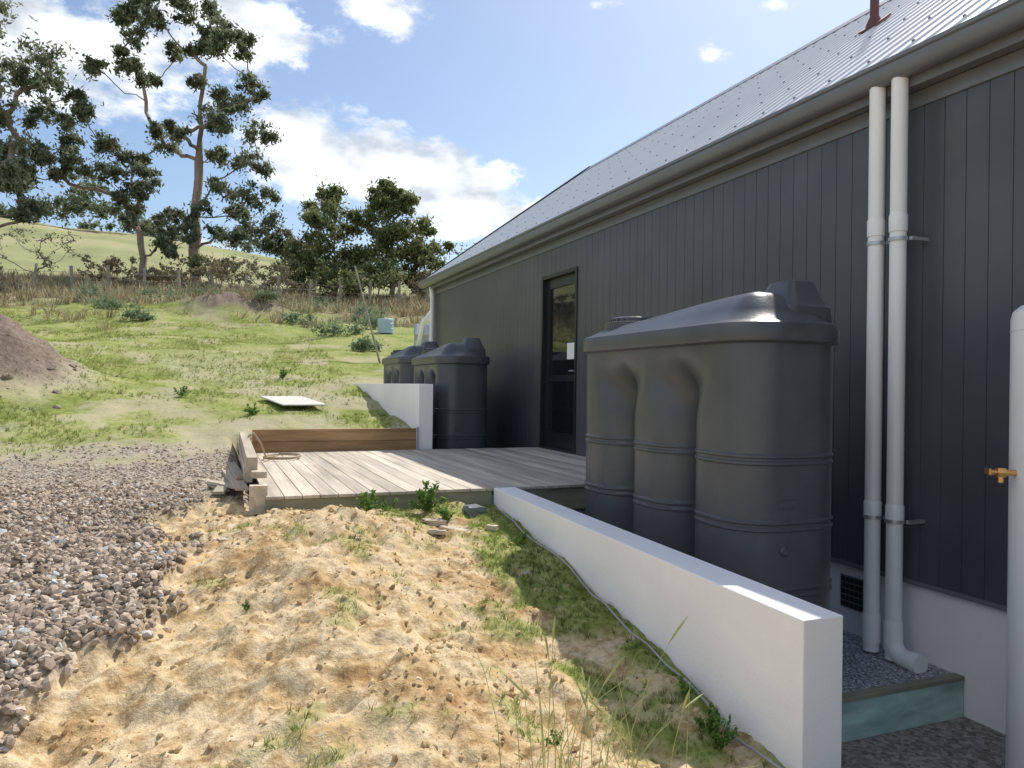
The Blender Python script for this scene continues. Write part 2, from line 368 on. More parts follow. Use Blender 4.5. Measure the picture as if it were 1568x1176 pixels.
def tree(name,base,trunk,clumps,r0,npc=90,L=.34,W=.11,seed=1,leafmat=None,subs=7,droop=.5,subr=.48,bark=None,right=(.9272,-.3746),extra=True):
    r=np.random.default_rng(seed); leafmat=leafmat or M_leaf; bark=bark or M_bark
    R=Vector((right[0],right[1],0)); D=Vector((-right[1],right[0],0)); B=Vector(base)
    def loc(a,dep,h): return B+R*a+D*dep+Vector((0,0,h))
    nodes=[loc(*trunk[0])]; par=[-1]
    for q in range(1,len(trunk)):
        a=nodes[-1].copy(); bb=loc(*trunk[q]); st=max(2,int((bb-a).length/.7))
        for k in range(1,st+1):
            nodes.append(a.lerp(bb,k/st)+Vector(r.normal(0,.04,3))); par.append(len(nodes)-2)
    cl=[(loc(c[0],c[1] if len(c)>3 else r.normal(0,1)*c[-1]*1.3,c[2] if len(c)>3 else c[1]),c[-1]) for c in clumps]
    if extra:
        for c,rad in list(cl):
            v=Vector(r.normal(0,1,3)); v.normalize(); cl.append((c+v*rad*1.35+Vector((0,0,-.2*rad)),rad*.6))
    cl.sort(key=lambda c:(c[0]-nodes[len(nodes)//2]).length)
    ztop=max(c[0].z for c in cl)
    subC=[];subR=[]
    def grow(target,steps,jit,up):
        best=min(range(len(nodes)),key=lambda k:(nodes[k]-target).length+ (3.0*max(0,nodes[k].z-target.z+.35*math.hypot(nodes[k].x-target.x,nodes[k].y-target.y))) + (1e3 if nodes[k].z<B.z+.12*(ztop-B.z) else 0))
        a=nodes[best]; Ln=(target-a).length; ctrl=a.lerp(target,.5)+Vector((0,0,-up*Ln)); p=best
        for k in range(1,steps+1):
            t=k/steps; q=a*(1-t)**2+ctrl*2*t*(1-t)+target*t*t
            if k<steps: q=q+Vector(r.normal(0,jit*Ln,3))
            nodes.append(q); par.append(p); p=len(nodes)-1
        return p
    for c,rad in cl:
        e=grow(c,5,.03,.12)
        for s in range(subs):
            dd=r.normal(size=3); dd/=np.linalg.norm(dd); dd[2]*=.75
            sc=c+Vector(dd*rad*(.35+.75*r.random()))
            q=nodes[e].lerp(sc,.55)+Vector(r.normal(0,.06*rad,3))
            nodes.append(q); par.append(e if s%2 else par[e]); nodes.append(sc); par.append(len(nodes)-2)
            subC.append(sc[:]); subR.append(rad*subr*(.6+.8*r.random()))
    cnt=[0]*len(nodes)
    for k in range(len(nodes)-1,-1,-1):
        if cnt[k]==0: cnt[k]=1
        if par[k]>=0: cnt[par[k]]+=cnt[k]
    cm=max(cnt); rd=[max(.014,r0*(c/cm)**.62) for c in cnt]
    V=[];Fq=[]
    for k in range(1,len(nodes)):
        if par[k]<0: continue
        ns=8 if rd[k]>.06 else 3
        v,f=tube([nodes[par[k]],nodes[k]],[min(rd[par[k]],rd[k]*1.5) if par[k]!=0 else r0*1.25,rd[k]],ns)
        o=len(V); V+=v
        for q in f: Fq+=[(q[0]+o,q[1]+o,q[2]+o),(q[0]+o,q[2]+o,q[3]+o)]
    V=np.array([p[:] for p in V]); Fq=np.array(Fq)
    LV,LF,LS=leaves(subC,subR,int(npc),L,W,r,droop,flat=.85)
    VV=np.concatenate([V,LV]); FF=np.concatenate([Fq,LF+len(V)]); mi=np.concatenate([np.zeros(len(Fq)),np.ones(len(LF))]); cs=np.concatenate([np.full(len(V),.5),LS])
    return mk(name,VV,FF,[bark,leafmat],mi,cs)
def px(lst,cx,cy,s): return [((a-cx)/s,(cy-b)/s,c) for a,b,c in lst]
def gz(x,y): return float(height(np.array([x]),np.array([y]))[0])
big=px([(232,40,.8),(275,18,.8),(318,12,.7),(340,50,.85),(205,70,.7),(178,100,.7),(165,125,.6),(205,120,.6),(300,70,.6),(345,95,.8),(372,130,.8),
 (365,170,.8),(330,150,.7),(350,205,.9),(392,212,.8),(325,235,.6),(238,212,.8),(285,215,.5),(375,250,.8),(340,290,.8),(385,305,.9),(405,335,.8),(310,325,.6),(375,350,.8),(340,360,.6),(400,368,.5),(262,330,.6),(300,130,.5),(190,45,.6),(250,75,.5),(355,320,.7),(320,185,.5),(300,40,.5),(365,75,.6),(210,15,.6),(250,-10,.7),(300,-20,.7)],295,445,25.5)
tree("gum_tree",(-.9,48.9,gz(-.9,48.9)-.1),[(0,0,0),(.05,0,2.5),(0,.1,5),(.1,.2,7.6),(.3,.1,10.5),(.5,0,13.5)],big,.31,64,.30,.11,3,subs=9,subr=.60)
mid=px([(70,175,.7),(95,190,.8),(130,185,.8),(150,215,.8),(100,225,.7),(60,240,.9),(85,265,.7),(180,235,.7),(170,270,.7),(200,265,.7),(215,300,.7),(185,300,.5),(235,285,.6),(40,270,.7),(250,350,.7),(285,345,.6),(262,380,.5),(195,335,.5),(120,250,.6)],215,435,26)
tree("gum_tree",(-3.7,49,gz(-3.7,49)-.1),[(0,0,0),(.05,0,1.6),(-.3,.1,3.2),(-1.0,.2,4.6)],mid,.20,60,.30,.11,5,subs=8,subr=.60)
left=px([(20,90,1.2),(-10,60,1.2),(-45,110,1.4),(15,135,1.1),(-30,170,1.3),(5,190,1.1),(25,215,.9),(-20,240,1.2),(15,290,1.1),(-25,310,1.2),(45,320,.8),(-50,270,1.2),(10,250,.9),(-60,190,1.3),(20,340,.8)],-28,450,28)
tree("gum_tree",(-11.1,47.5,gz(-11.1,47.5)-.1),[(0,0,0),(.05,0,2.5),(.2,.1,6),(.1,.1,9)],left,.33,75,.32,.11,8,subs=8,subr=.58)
c1=px([(505,305,.7),(490,335,.9),(520,330,.9),(500,365,1.0),(530,365,.9),(515,400,1.1),(480,400,.9),(545,400,.9),(500,430,1.0),(540,430,1.0),(470,430,.8)],515,462,25)
tree("eucalyptus_tree",(7.1,46.8,gz(7.1,46.8)-.1),[(0,0,0),(.1,0,1.2),(0,0,3),(-.1,0,4.5)],c1,.14,110,.26,.11,11,leafmat=M_leaf2,subs=8,subr=.6)
c2=px([(590,290,.7),(605,305,.7),(575,320,.9),(610,330,.9),(560,350,.9),(595,355,1.0),(625,360,.9),(570,390,1.0),(605,395,1.0),(635,390,.8),(560,425,1.0),(600,430,1.1),(630,425,.8)],598,462,25)
tree("eucalyptus_tree",(10.3,45.4,gz(10.3,45.4)-.1),[(0,0,0),(.1,0,1.2),(0,0,3),(0,0,5)],c2,.16,115,.26,.11,12,leafmat=M_leaf2,subs=8,subr=.6)
c3=px([(655,352,.6),(640,375,.7),(665,380,.7),(650,400,.8),(630,410,.7),(668,405,.5),(640,430,.7)],648,462,24)
tree("eucalyptus_tree",(12.6,46.6,gz(12.6,46.6)-.1),[(0,0,0),(.1,0,1.0),(0,0,3)],c3,.11,90,.26,.10,13,leafmat=M_leaf2,subs=7,subr=.55)
c4=px([(450,380,.6),(465,370,.6),(440,400,.7),(475,400,.7),(455,425,.8),(480,435,.8)],460,465,25)
tree("eucalyptus_tree",(5.2,48.5,gz(5.2,48.5)-.1),[(0,0,0),(.1,0,1.0),(0,0,2.5)],c4,.09,50,.24,.09,14,leafmat=M_brush,subs=7)
def shrub(name,x,y,w,h,seed,npc=2,mat=None,n=14):
    r=np.random.default_rng(seed)
    cl=[(r.uniform(-w/2,w/2),r.uniform(-w/3,w/3),h*(.4+.6*r.random()),.35*h*.6) for _ in range(n)]
    return tree(name,(x,y,gz(x,y)-.05),[(0,0,0),(.05,0,h*.15),(0,0,h*.3)],cl,.06,npc,.16,.07,seed,subs=6,bark=M_twig,leafmat=mat or M_leaf2,subr=.5,extra=False)
shrub("bare_shrub",-8.0,43.5,4.2,2.7,21,4)
for k,(sx,sy,w,h,npc,mt) in enumerate([(1.0,43,3,2.0,16,M_brush),(2.6,42,3,1.8,14,M_brush),(3.8,44,3,2.0,20,M_leaf2),(-2.4,44,2.5,1.6,16,M_brush),(.0,46,2.4,2.0,28,M_leaf2),(-5.2,45,2.2,1.4,14,M_brush),(6.4,41,2.8,1.8,34,M_leaf2),(8.6,41,2.8,1.9,30,M_leaf2),(11.5,40.5,2.8,2.0,30,M_brush),(13.4,42,2.5,2.0,30,M_leaf2),(-1.0,41,3,1.5,16,M_brush),(-4,42.5,3,1.3,14,M_brush),(-11,42,3,1.4,14,M_brush),(5,43,2.6,1.9,26,M_leaf2)]):
    shrub("dry_shrub",sx,sy,w,h,40+k,npc,mt)
def bush(name,x,y,r_,h,seed,mat,n=10,npc=60,L=.1,W=.05):
    r=np.random.default_rng(seed); C=[];z0=gz(x,y)
    for _ in range(n):
        a=r.random()*6.28; q=r.random()**.5*r_*.8; C.append((x+math.cos(a)*q,y+math.sin(a)*q,z0+h*(.2+.55*r.random()*(1-q/r_*.5))))
    V,F,S=leaves(C,[r_*.45]*n,npc,L,W,r,0,flat=.9); mk(name,V,F,[mat],None,S)
for k,(sx,sy,rr,hh) in enumerate([(3.9,25.5,.9,.6),(4.2,21.8,.45,.4),(3.3,30,.8,.6),(2.2,32,.55,.5),(-2.3,29,.5,.4),(5.6,29,.8,.7),(6.4,33,1.0,.8),(-4.5,34,1.2,.6),(-1.8,36,1.2,.6),(.3,38,1.3,.6),(-3.4,31.5,1.0,.5),(4.9,36,1.1,.7),(2.9,35.5,1.1,.6)]):
    bush("grey_green_bush",sx,sy,rr,hh,60+k,M_bushleaf,12,70,.12,.05)
def weed(name,x,y,s,seed,n=9,mat=None):
    r=np.random.default_rng(seed); z0=gz(x,y)-.005; A=Acc(); C=[]
    for k in range(n):
        a=r.random()*6.28; sp_=s*r.uniform(.1,.75); h=s*r.uniform(.3,1.0)
        P0=Vector((x,y,z0)); P1=Vector((x+math.cos(a)*sp_,y+math.sin(a)*sp_,z0+h))
        A.tube([P0,P0.lerp(P1,.5)+Vector((0,0,h*.12)),P1],[s*.018,s*.013,s*.006],4,0,False)
        for q in (.3,.5,.65,.8,.9,1.0): p=P0.lerp(P1,q); C.append((p.x,p.y,p.z+h*.1*(1-q)))
    LV,LF,LS=leaves(C,[s*.13]*len(C),5,s*.26,s*.09,r,-.15,flat=.8)
    V=np.array([tuple(v) for v in A.v]); Fq=[]
    for q in A.f: Fq+=[(q[0],q[1],q[2]),(q[0],q[2],q[3])]
    V2=np.concatenate([V,LV]); F2=np.concatenate([np.array(Fq),LF+len(V)])
    mk(name,V2,F2,[mat or M_weed],None,np.concatenate([np.full(len(V),.4),LS]))
for k,(sx,sy,s,n) in enumerate([(1.18,5.85,.19,9),(1.30,5.78,.12,7),(1.62,5.8,.23,10),(1.72,5.55,.14,8),(1.97,2.62,.13,10),(1.93,2.48,.11,9),(2.02,2.85,.09,8),(.6,11.4,.2,8),(1.4,16,.22,8),(-.4,13,.18,7),(-3.0,12.6,.28,10),(-3.7,12.2,.26,9),(.2,4.1,.06,6),(2.05,4.9,.09,7),(1.2,2.5,.07,7),(-.55,2.9,.07,8)]):
    weed("green_weed",sx,sy,s,80+k,n)
A=Acc(); r=np.random.default_rng(5)
for k in range(42):
    bx=1.12+r.normal(0,.12); by=2.15+r.normal(0,.12); z0=gz(bx,by); h=.2+.42*r.random(); lx=r.normal(.05,.16); ly=r.normal(0,.12)
    A.tube([(bx+lx*t*t,by+ly*t*t,z0+h*t) for t in (0,.3,.6,.85,1)],[.0022,.0018,.0014,.001,.0006],4)
    if k%3==0:
        A.tube([(bx+lx*t*t,by+ly*t*t,z0+h*t) for t in (.82,.88,.94,1.0)],[.001,.004,.004,.001],5)
A.build("tall_grass_stalks",[simple("stalk",(.40,.42,.16),.7,.3,20)])
C=[];R=[]; r=np.random.default_rng(9)
def dt(x,y,h,w,n=9):
    z0=gz(x,y)
    for _ in range(n): C.append((x+r.normal(0,w*.3),y+r.normal(0,w*.3),z0+h*(.45+.5*r.random()))); R.append(w*.27)
for (a,b,h,w) in [(-24.5,188,12,9),(-28,192,9,8),(-21,194,7,7),(-33,190,6,9),(-52,190,3,8),(-46,205,3,6),(10,205,5,9),(17,200,4,7),(-8,205,3.5,8),(-16,200,3.2,6),(24,200,4,8),(60,180,12,12),(72,170,13,12),(40,205,5,8)]: dt(a,b,h,w)
for _ in range(26): dt(r.uniform(-75,60),r.uniform(200,230),r.uniform(2,4),r.uniform(5,9),4)
V,Fq,S=leaves(C,R,80,1.1,.5,r,0)
mk("distant_trees",V,Fq,[M_leaf],None,S)
A=Acc(); fp=[]
for k in range(26):
    fx=-20+k*1.55; fy=41.5-.09*k; zz_=gz(fx,fy); hh=1.25+r.normal(0,.08)
    A.obox((fx,fy,zz_+hh/2-.1),(.11,.11,hh+.2),r.random(),r.normal(0,.06),r.normal(0,.06)); fp.append((fx,fy,zz_))
for hh in (.3,.6,.9): A.tube([(p[0],p[1]-.06,p[2]+hh) for p in fp],.008,4)
A.build("post_and_wire_fence",[simple("fence_post",(.34,.30,.25),.9,.3,4)])
# ------------------------------------------------------------ building
B=empty("dark_clad_building")
XW=4.44; YE=15.7; YS=-8; ZB=-1.27; ZT=2.05
DY0,DY1,DZ0,DZ1=8.8,9.82,-.87,1.53
A=Acc()
def clad(y0,y1,z0,z1):
    bw=.152; g=.003
    cuts=[y0]+[q for q in np.arange(math.floor(y0/bw)*bw,y1,bw) if y0+.02<q<y1-.02]+[y1]
    for a_,b_ in zip(cuts[:-1],cuts[1:]):
        prof=[(XW+.006,a_),(XW+.006,a_+g*.4),(XW,a_+g),(XW,b_-g),(XW+.006,b_-g*.4),(XW+.006,b_)]
        v=[(p[0],p[1],z0) for p in prof]+[(p[0],p[1],z1) for p in prof]; n=len(prof)
        A.add(v,[(k,k+n,k+n+1,k+1) for k in range(n-1)])
clad(YS,DY0,ZB,ZT); clad(DY0,DY1,DZ1,ZT); clad(DY1,YE,ZB,ZT)
A.build("cladding_wall",[M_clad],B)
A=Acc(); A.box((XW+.03,YS,-2.3),(XW+.2,YE,ZB+.01)); A.build("plinth",[M_plinth],B)
A=Acc(); A.box((XW-.012,YS,ZB-.03),(XW+.03,DY0-.05,ZB)); A.build("base_flashing",[M_trim],B)
SL=(5.2-2.2)/4.12
A=Acc(); A.prism([(XW+.04,-2.3),(XW+.04,2.3),(8.32,5.1),(12.2,2.3),(12.2,-2.3)],YE-.15,YE)
A.build("gable_end_wall",[M_clad],B)
A=Acc(); A.prism([(XW+.04,-2.3),(XW+.04,2.3),(8.32,5.1),(12.2,2.3),(12.2,-2.3)],YS,YS+.1)
A.box((12.1,YS+.1,-2.3),(12.2,YE-.15,2.3)); A.build("rear_walls",[M_clad],B)
A=Acc(); ysr=[];off=[]
yy=YS-.1
while yy<YE+.12:
    for dy,h in ((0,0),(.085,0),(.10,.018),(.125,.018),(.14,0)): ysr.append(yy+dy); off.append(h)
    yy+=.19
for (xa,za,xb,zb) in ((4.22,2.215,8.32,5.2),(12.42,2.215,8.32,5.2)):
    n=len(ysr); v=[(xa,q,za+o) for q,o in zip(ysr,off)]+[(xb,q,zb+o) for q,o in zip(ysr,off)]
    A.add(v,[(k,k+1,k+1+n,k+n) if xa<xb else (k,k+n,k+n+1,k+1) for k in range(n-1)])
A.build("roof_sheeting",[M_roof],B)
A=Acc(); A.prism([(8.1,5.07),(8.32,5.25),(8.54,5.07),(8.54,5.05),(8.32,5.22),(8.1,5.05)],YS-.1,YE+.13,0)
A.build("ridge_capping",[M_trim],B)
A=Acc()
A.prism([(4.2,2.24),(8.32,5.27),(12.44,2.24),(12.44,2.02),(8.32,5.02),(4.2,2.02)],YE+.145,YE+.18)
A.build("barge_board",[M_black],B)
A=Acc(); sx=[4.5+.62*q for q in range(7)]
for j,xx in enumerate(sx):
    q=YS-.1+.1125
    while q<YE+.1:
        zz_=2.215+(xx-4.22)*SL*.9985+.019
        if (int(round((q)/.19))%2==0):
            s_=.008; A.box((xx-s_,q-s_,zz_-.01),(xx+s_,q+s_,zz_+.009))
        q+=.19
A.build("roof_screws",[M_screw],B)
A=Acc(); prof=[(4.30,2.19),(4.30,2.10),(4.27,2.085),(4.23,2.085),(4.20,2.10),(4.18,2.135),(4.18,2.19),(4.165,2.20),(4.165,2.225),(4.19,2.225),(4.19,2.2),(4.195,2.14),(4.22,2.105),(4.28,2.105),(4.29,2.19)]
A.prism(prof,YS,YE+.1); A.box((4.18,YE+.1,2.085),(4.30,YE+.105,2.22))
A.build("gutter",[M_trim],B,auto=True)
A=Acc(); A.box((4.302,YS,2.03),(4.33,YE+.1,2.21)); A.box((4.33,YS,2.04),(XW-.018,YE,2.06)); A.box((XW-.016,YS,1.93),(XW+.005,YE+.01,2.04))
A.build("fascia_and_soffit",[M_trim],B,bevel=.004)
A=Acc(); A.box((XW-.012,YE-.06,ZB),(XW+.05,YE+.012,1.93)); A.build("corner_trim",[M_clad],B)
A=Acc()
A.box((XW-.015,DY0-.05,DZ0),(XW+.10,DY0,DZ1+.05)); A.box((XW-.015,DY1,DZ0),(XW+.10,DY1+.05,DZ1+.05)); A.box((XW-.015,DY0,DZ1),(XW+.10,DY1,DZ1+.05))
A.box((XW-.02,DY0,DZ0),(XW+.1,DY1,DZ0+.03))
x0,x1=XW+.05,XW+.095
A.box((x0,DY0+.002,DZ0+.03),(x1,DY0+.11,DZ1-.002)); A.box((x0,DY1-.11,DZ0+.03),(x1,DY1-.002,DZ1-.002))
A.box((x0,DY0+.11,DZ1-.14),(x1,DY1-.11,DZ1-.002)); A.box((x0,DY0+.11,DZ0+.03),(x1,DY1-.11,DZ0+.24)); A.box((x0,DY0+.11,.08),(x1,DY1-.11,.17))
A.box((x0+.02,DY0+.11,DZ0+.24),(x0+.03,DY1-.11,DZ1-.14),1)
A.box((x0-.004,DY0+.02,.1),(x0,DY0+.08,.34),2); A.tube([(x0-.004,DY0+.05,.22),(x0-.05,DY0+.05,.22),(x0-.05,DY0+.17,.22)],.01,8,2)
A.box((x0+.014,DY0+.15,.38),(x0+.017,DY0+.37,.60),3)
A.build("glazed_door",[M_black,M_glass,M_galv,M_paper],B)
A=Acc(); fx,fy=6.5,5.96; fz=2.215+(fx-4.22)*SL
A.tube([(fx,fy,fz-.05),(fx,fy,fz+1.1)],.045,16,1); A.tube([(fx,fy,fz-.08),(fx,fy,fz+.03),(fx,fy,fz+.10)],[.11,.08,.05],16,1)
A.obox((fx,fy,fz+.03),(.26,.24,.015),0,0,-math.atan(SL),1); A.build("roof_flue",[M_galv,M_rust],B,auto=True)
A=Acc(); vy0=4.12
A.box((XW+.02,vy0,-1.62),(XW+.029,vy0+.22,-1.38),0)
for a_ in range(5):
    for c_ in range(5): A.box((XW+.015,vy0+.012+a_*.041,-1.61+c_*.046),(XW+.019,vy0+.043+a_*.041,-1.575+c_*.046),1)
A.build("wall_vent",[M_trim,M_black],B)
def pipe(name,cx,cy,elbow,r_=.052,ztop=2.13):
    A=Acc(); A.tube([(cx,cy,-1.78),(cx,cy,ztop)],r_,28)
    A.tube([(cx,cy,ztop-.06),(cx,cy,ztop+.005)],r_+.007,28)
    for zc,hh in ((1.13,.06),(-.80,.05),(-1.62,.10)): A.tube([(cx,cy,zc-hh),(cx,cy,zc+hh*.8),(cx,cy,zc+hh)],[r_+.006,r_+.006,r_+.001],28)
    if elbow:
        pts=[(cx-.0,cy-(1-math.cos(t))*.10,-1.66-math.sin(t)*.09) for t in np.linspace(0,math.pi/2,7)]
        A.tube(pts+[(cx,cy-.19,-1.75)],r_+.008,24); A.tube([(cx,cy-.16,-1.75),(cx,cy-.21,-1.75)],r_+.014,24)
    for zc in (1.02,-.86):
        A.tube([(cx,cy,zc-.012),(cx,cy,zc+.012)],r_+.009,28,1)
        A.box((cx+.03,cy-.085,zc-.012),(XW-.001,cy-.06,zc+.012),1)
    return A.build(name,[M_pvc,M_galv],auto=True)
pipe("downpipe",4.26,3.69,True,ztop=2.17); pipe("downpipe",4.26,3.87,False,ztop=2.17)
A=Acc(); A.tube([(4.33,15.35,2.08),(4.36,15.35,1.9),(4.36,15.35,-.5)],.05,16); A.build("downpipe",[M_pvc],auto=True)
A=Acc(); hx,hy,hr=4.04,2.41,.30
pts=[(hx,hy,z_) for z_ in (-2.0,-1.98,.38,.42,.45,.46)]
A.tube(pts,[hr-.01,hr,hr,hr-.008,hr-.04,hr-.16],64)
A.tube([(hx,hy,.32),(hx,hy,.325)],hr+.003,64)
for k in range(20):
    for j in range(3):
        a_=math.radians(174+j*7); A.obox((hx+math.cos(a_)*(hr+.001),hy+math.sin(a_)*(hr+.001),.30-.0-k*.018),(.004,.022,.008),a_,mi=2)
va=math.radians(150); dx,dy=math.cos(va),math.sin(va)
def hp(q,z_): return (hx+dx*q,hy+dy*q,z_)
A.tube([hp(hr-.01,-.40),hp(hr+.05,-.40)],.016,12,1); A.tube([hp(hr+.05,-.40),hp(hr+.09,-.40)],.026,6,1); A.tube([hp(hr+.09,-.40),hp(hr+.13,-.40)],.014,12,1)
A.tube([hp(hr+.07,-.40),hp(hr+.07,-.45)],.014,10,1); A.obox(hp(hr+.13,-.395),(.012,.05,.03),va,mi=1)
A.tube([(hx,hy,-2.05),(hx,hy,-2.0)],hr+.03,32,2)
A.build("hot_water_cylinder",[simple("white_enamel",(.88,.88,.88),.3,.02,2),M_brass,M_trim],auto=True)
# ------------------------------------------------------------ slimline water tanks
def tank(name,x0,x1,y0,y1,zt,zb):
    L=y1-y0; W=x1-x0; cx,cy=(x0+x1)/2,(y0+y1)/2; rc=.30; per=[]
    hx_,hy_=W/2,L/2
    def seg(a,b,n):
        for k in range(n): t=k/n; per.append((a[0]+(b[0]-a[0])*t,a[1]+(b[1]-a[1])*t,a[2],a[3]))
    def arc(ox,oy,a0,a1,n):
        for k in range(n): t=a0+(a1-a0)*k/n; per.append((ox+rc*math.cos(t),oy+rc*math.sin(t),math.cos(t),math.sin(t)))
    seg((-hx_,hy_-rc,-1,0),(-hx_,-hy_+rc,-1,0),96)
    arc(-hx_+rc,-hy_+rc,math.pi,1.5*math.pi,14)
    seg((-hx_+rc,-hy_,0,-1),(hx_-rc,-hy_,0,-1),10)
    arc(hx_-rc,-hy_+rc,1.5*math.pi,2*math.pi,14)
    seg((hx_,-hy_+rc,1,0),(hx_,hy_-rc,1,0),96)
    arc(hx_-rc,hy_-rc,0,.5*math.pi,14)
    seg((hx_-rc,hy_,0,1),(-hx_+rc,hy_,0,1),10)
    arc(-hx_+rc,hy_-rc,.5*math.pi,math.pi,14)
    n=len(per); third=L/3; V=[]
    def ring(z_,inset,w,p,rise=0):
        for (a,b_,nx_,ny_) in per:
            d=0
            if abs(nx_)>.6:
                for gy in (-third/2,third/2):
                    q=abs(b_-gy)/(third/2); d=max(d,max(0,1-q)**p)
            X_=a-nx_*(inset+d*w); Y_=b_-ny_*inset
            V.append((cx+X_,cy+Y_,z_+rise*(1-float(sst(-.9,.9,(b_/hy_))))*1.35))
    lv=[]
    def body(z_,ins):
        f=(zt-.13-z_); return (z_,ins,.32*float(sst(.0,.45,f)),1.0+2.4*float(sst(.08,.5,f)),0)
    rb=(zt-.80,zt-1.18,zt-1.56)
    for z_ in np.linspace(zb,zt-.13,90):
        if any(abs(z_-zc)<.04 for zc in rb): continue
        ins=.035+(.03*(1-(z_-zb)/.03) if z_<zb+.03 else 0)
        lv.append(body(z_,ins))
    for zc in rb:
        for o,dv in ((-.034,0),(-.026,.009),(-.014,.009),(-.006,0),(.006,0),(.014,.009),(.026,.009),(.034,0)): lv.append(body(zc+o,.035-dv))
    lv.sort()
    lv+= [(zt-.125,.03,0,1,0),(zt-.115,.004,0,1,0),(zt-.10,0,0,1,0),(zt-.03,0,0,1,0),(zt-.01,.006,0,1,0),(zt,.025,0,1,.0),(zt+.012,.06,0,1,.0),(zt+.04,.12,0,1,.03),(zt+.07,.18,0,1,.06),(zt+.08,.22,0,1,.075),(zt+.085,.29,0,1,.08)]
    for l in lv: ring(*l)
    Fc=[]
    for i_ in range(len(lv)-1):
        for k in range(n): Fc.append((i_*n+k,i_*n+(k+1)%n,(i_+1)*n+(k+1)%n,(i_+1)*n+k))
    o=(len(lv)-1)*n; Fc.append(tuple(o+k for k in range(n)))
    A=Acc(); A.add(V,Fc)
    zl=zt+.085
    lx,ly=cx-.02,y1-.36
    A.tube([(lx,ly,zl-.03),(lx,ly,zl+.03),(lx,ly,zl+.034)],[.25,.25,.235],40); A.tube([(lx,ly,zl+.03),(lx,ly,zl+.065),(lx,ly,zl+.075)],[.20,.20,.185],40)
    for k in range(24):
        t=k*math.pi/12; A.obox((lx+.2*math.cos(t),ly+.2*math.sin(t),zl+.05),(.014,.018,.03),t)
    bx,by=cx+.14,y0+.27; zq=zt+.10
    def fr(levels):
        vv=[]
        for (hx1,hy1,oy,z_) in levels:
            for k in range(32):
                t=2*math.pi*(k+.5)/32; c_,s_=math.cos(t),math.sin(t); e=.38
                vv.append((bx+hx1*math.copysign(abs(c_)**e,c_),by+oy+hy1*math.copysign(abs(s_)**e,s_),z_))
        f_=[(i_*32+k,i_*32+(k+1)%32,(i_+1)*32+(k+1)%32,(i_+1)*32+k) for i_ in range(len(levels)-1) for k in range(32)]
        f_.append(tuple((len(levels)-1)*32+k for k in range(32))); A.add(vv,f_)
    fr([(.19,.20,.02,zt+.0),(.18,.19,.02,zq),(.165,.17,.02,zq+.02),(.115,.11,.015,zq+.14),(.105,.10,.015,zq+.16),(.08,.08,.015,zq+.168)])
    v=[];m_=14
    for q in range(m_+1):
        t=q/m_; yy_=by+.12+(1-t)*(L*.52); zz_=zq-.03+ .085*t**1.6; w_=.10+.05*(1-t)
        v+=[(cx+.10-w_-.06,yy_,zt+.04),(cx+.10-w_,yy_,zz_),(cx+.10+w_,yy_,zz_),(cx+.10+w_+.06,yy_,zt+.04)]
    A.add(v,[(q*4+k,q*4+k+1,q*4+k+5,q*4+k+4) for q in range(m_) for k in range(3)])
    A.tube([(cx-.12,y0+.05,zt-1.32),(cx-.12,y0+.025,zt-1.32),(cx-.12,y0+.018,zt-1.32)],[.03,.027,.018],20)
    A.obox((cx-.10,y0+.036,zt-1.05),(.13,.02,.04))
    return A.build(name,[M_tank],auto=True)
tank("slimline_water_tank",2.76,3.60,3.36,5.56,.40,-1.8)
tank("slimline_water_tank",3.02,3.86,10.2,12.05,.44,-1.8)
tank("slimline_water_tank",3.02,3.86,12.45,14.3,.50,-1.8)
mg,nt,b=nmat("blue_gravel"); tc=N(nt,'ShaderNodeTexCoord'); vo=N(nt,'ShaderNodeTexVoronoi'); vo.inputs['Scale'].default_value=70; nt.links.new(tc.outputs['Object'],vo.inputs['Vector'])
vs=N(nt,'ShaderNodeSeparateColor'); nt.links.new(vo.outputs['Color'],vs.inputs[0])
gg=ramp(nt,vs.outputs[0],[(0,(.26,.27,.29)),(.6,(.50,.505,.52)),(1,(.78,.78,.78))]).outputs[0]
g2=ramp(nt,vo.outputs['Distance'],[(.3,(1,1,1)),(.8,(.35,.35,.35))]).outputs[0]
nt.links.new(mixc(nt,1.0,gg,g2,'MULTIPLY'),b.inputs['Base Color']); b.inputs['Roughness'].default_value=.9
A=Acc(); A.box((2.36,3.40,-2.2),(4.465,6.0,-1.8)); A.build("gravel_bed",[mg])
A=Acc(); A.box((2.34,3.335,-2.2),(4.46,3.395,-1.82),0); A.box((2.34,3.328,-1.819),(4.46,3.395,-1.792),1); A.build("treated_timber_edging",[M_green,M_brownboard],bevel=.003)
A=Acc(); A.box((2.95,10.1,-2.2),(4.4,14.6,-1.8)); A.build("tank_base_slab",[M_plinth],bevel=.01)
def wallm(name,p,q,w,z0,z1):
    A=Acc(); v=[(p[0],p[1]),(p[0]+w,p[1]),(q[0]+w,q[1]),(q[0],q[1])]
    A.add([(a,b_,z0) for a,b_ in v]+[(a,b_,z1) for a,b_ in v],[(0,3,2,1),(4,5,6,7),(0,1,5,4),(1,2,6,5),(2,3,7,6),(3,0,4,7)])
    return A.build(name,[M_render],bevel=.006)
wallm("retaining_wall",(2.10,2.22),(2.28,6.03),.2,-2.4,-.87)
wallm("retaining_wall",(2.66,9.96),(2.68,15.2),.2,-2.4,.02)
A=Acc(); pts=[]
for t in np.linspace(0,1,22):
    yy_=2.25+t*3.6; xx_=float(xwall(np.array(yy_)))-.045+.015*math.sin(t*14); pts.append((xx_,yy_,gz(xx_,yy_)+.02))
A.tube(pts,.006,8); A.build("drain_cable",[M_cable],smooth=True)
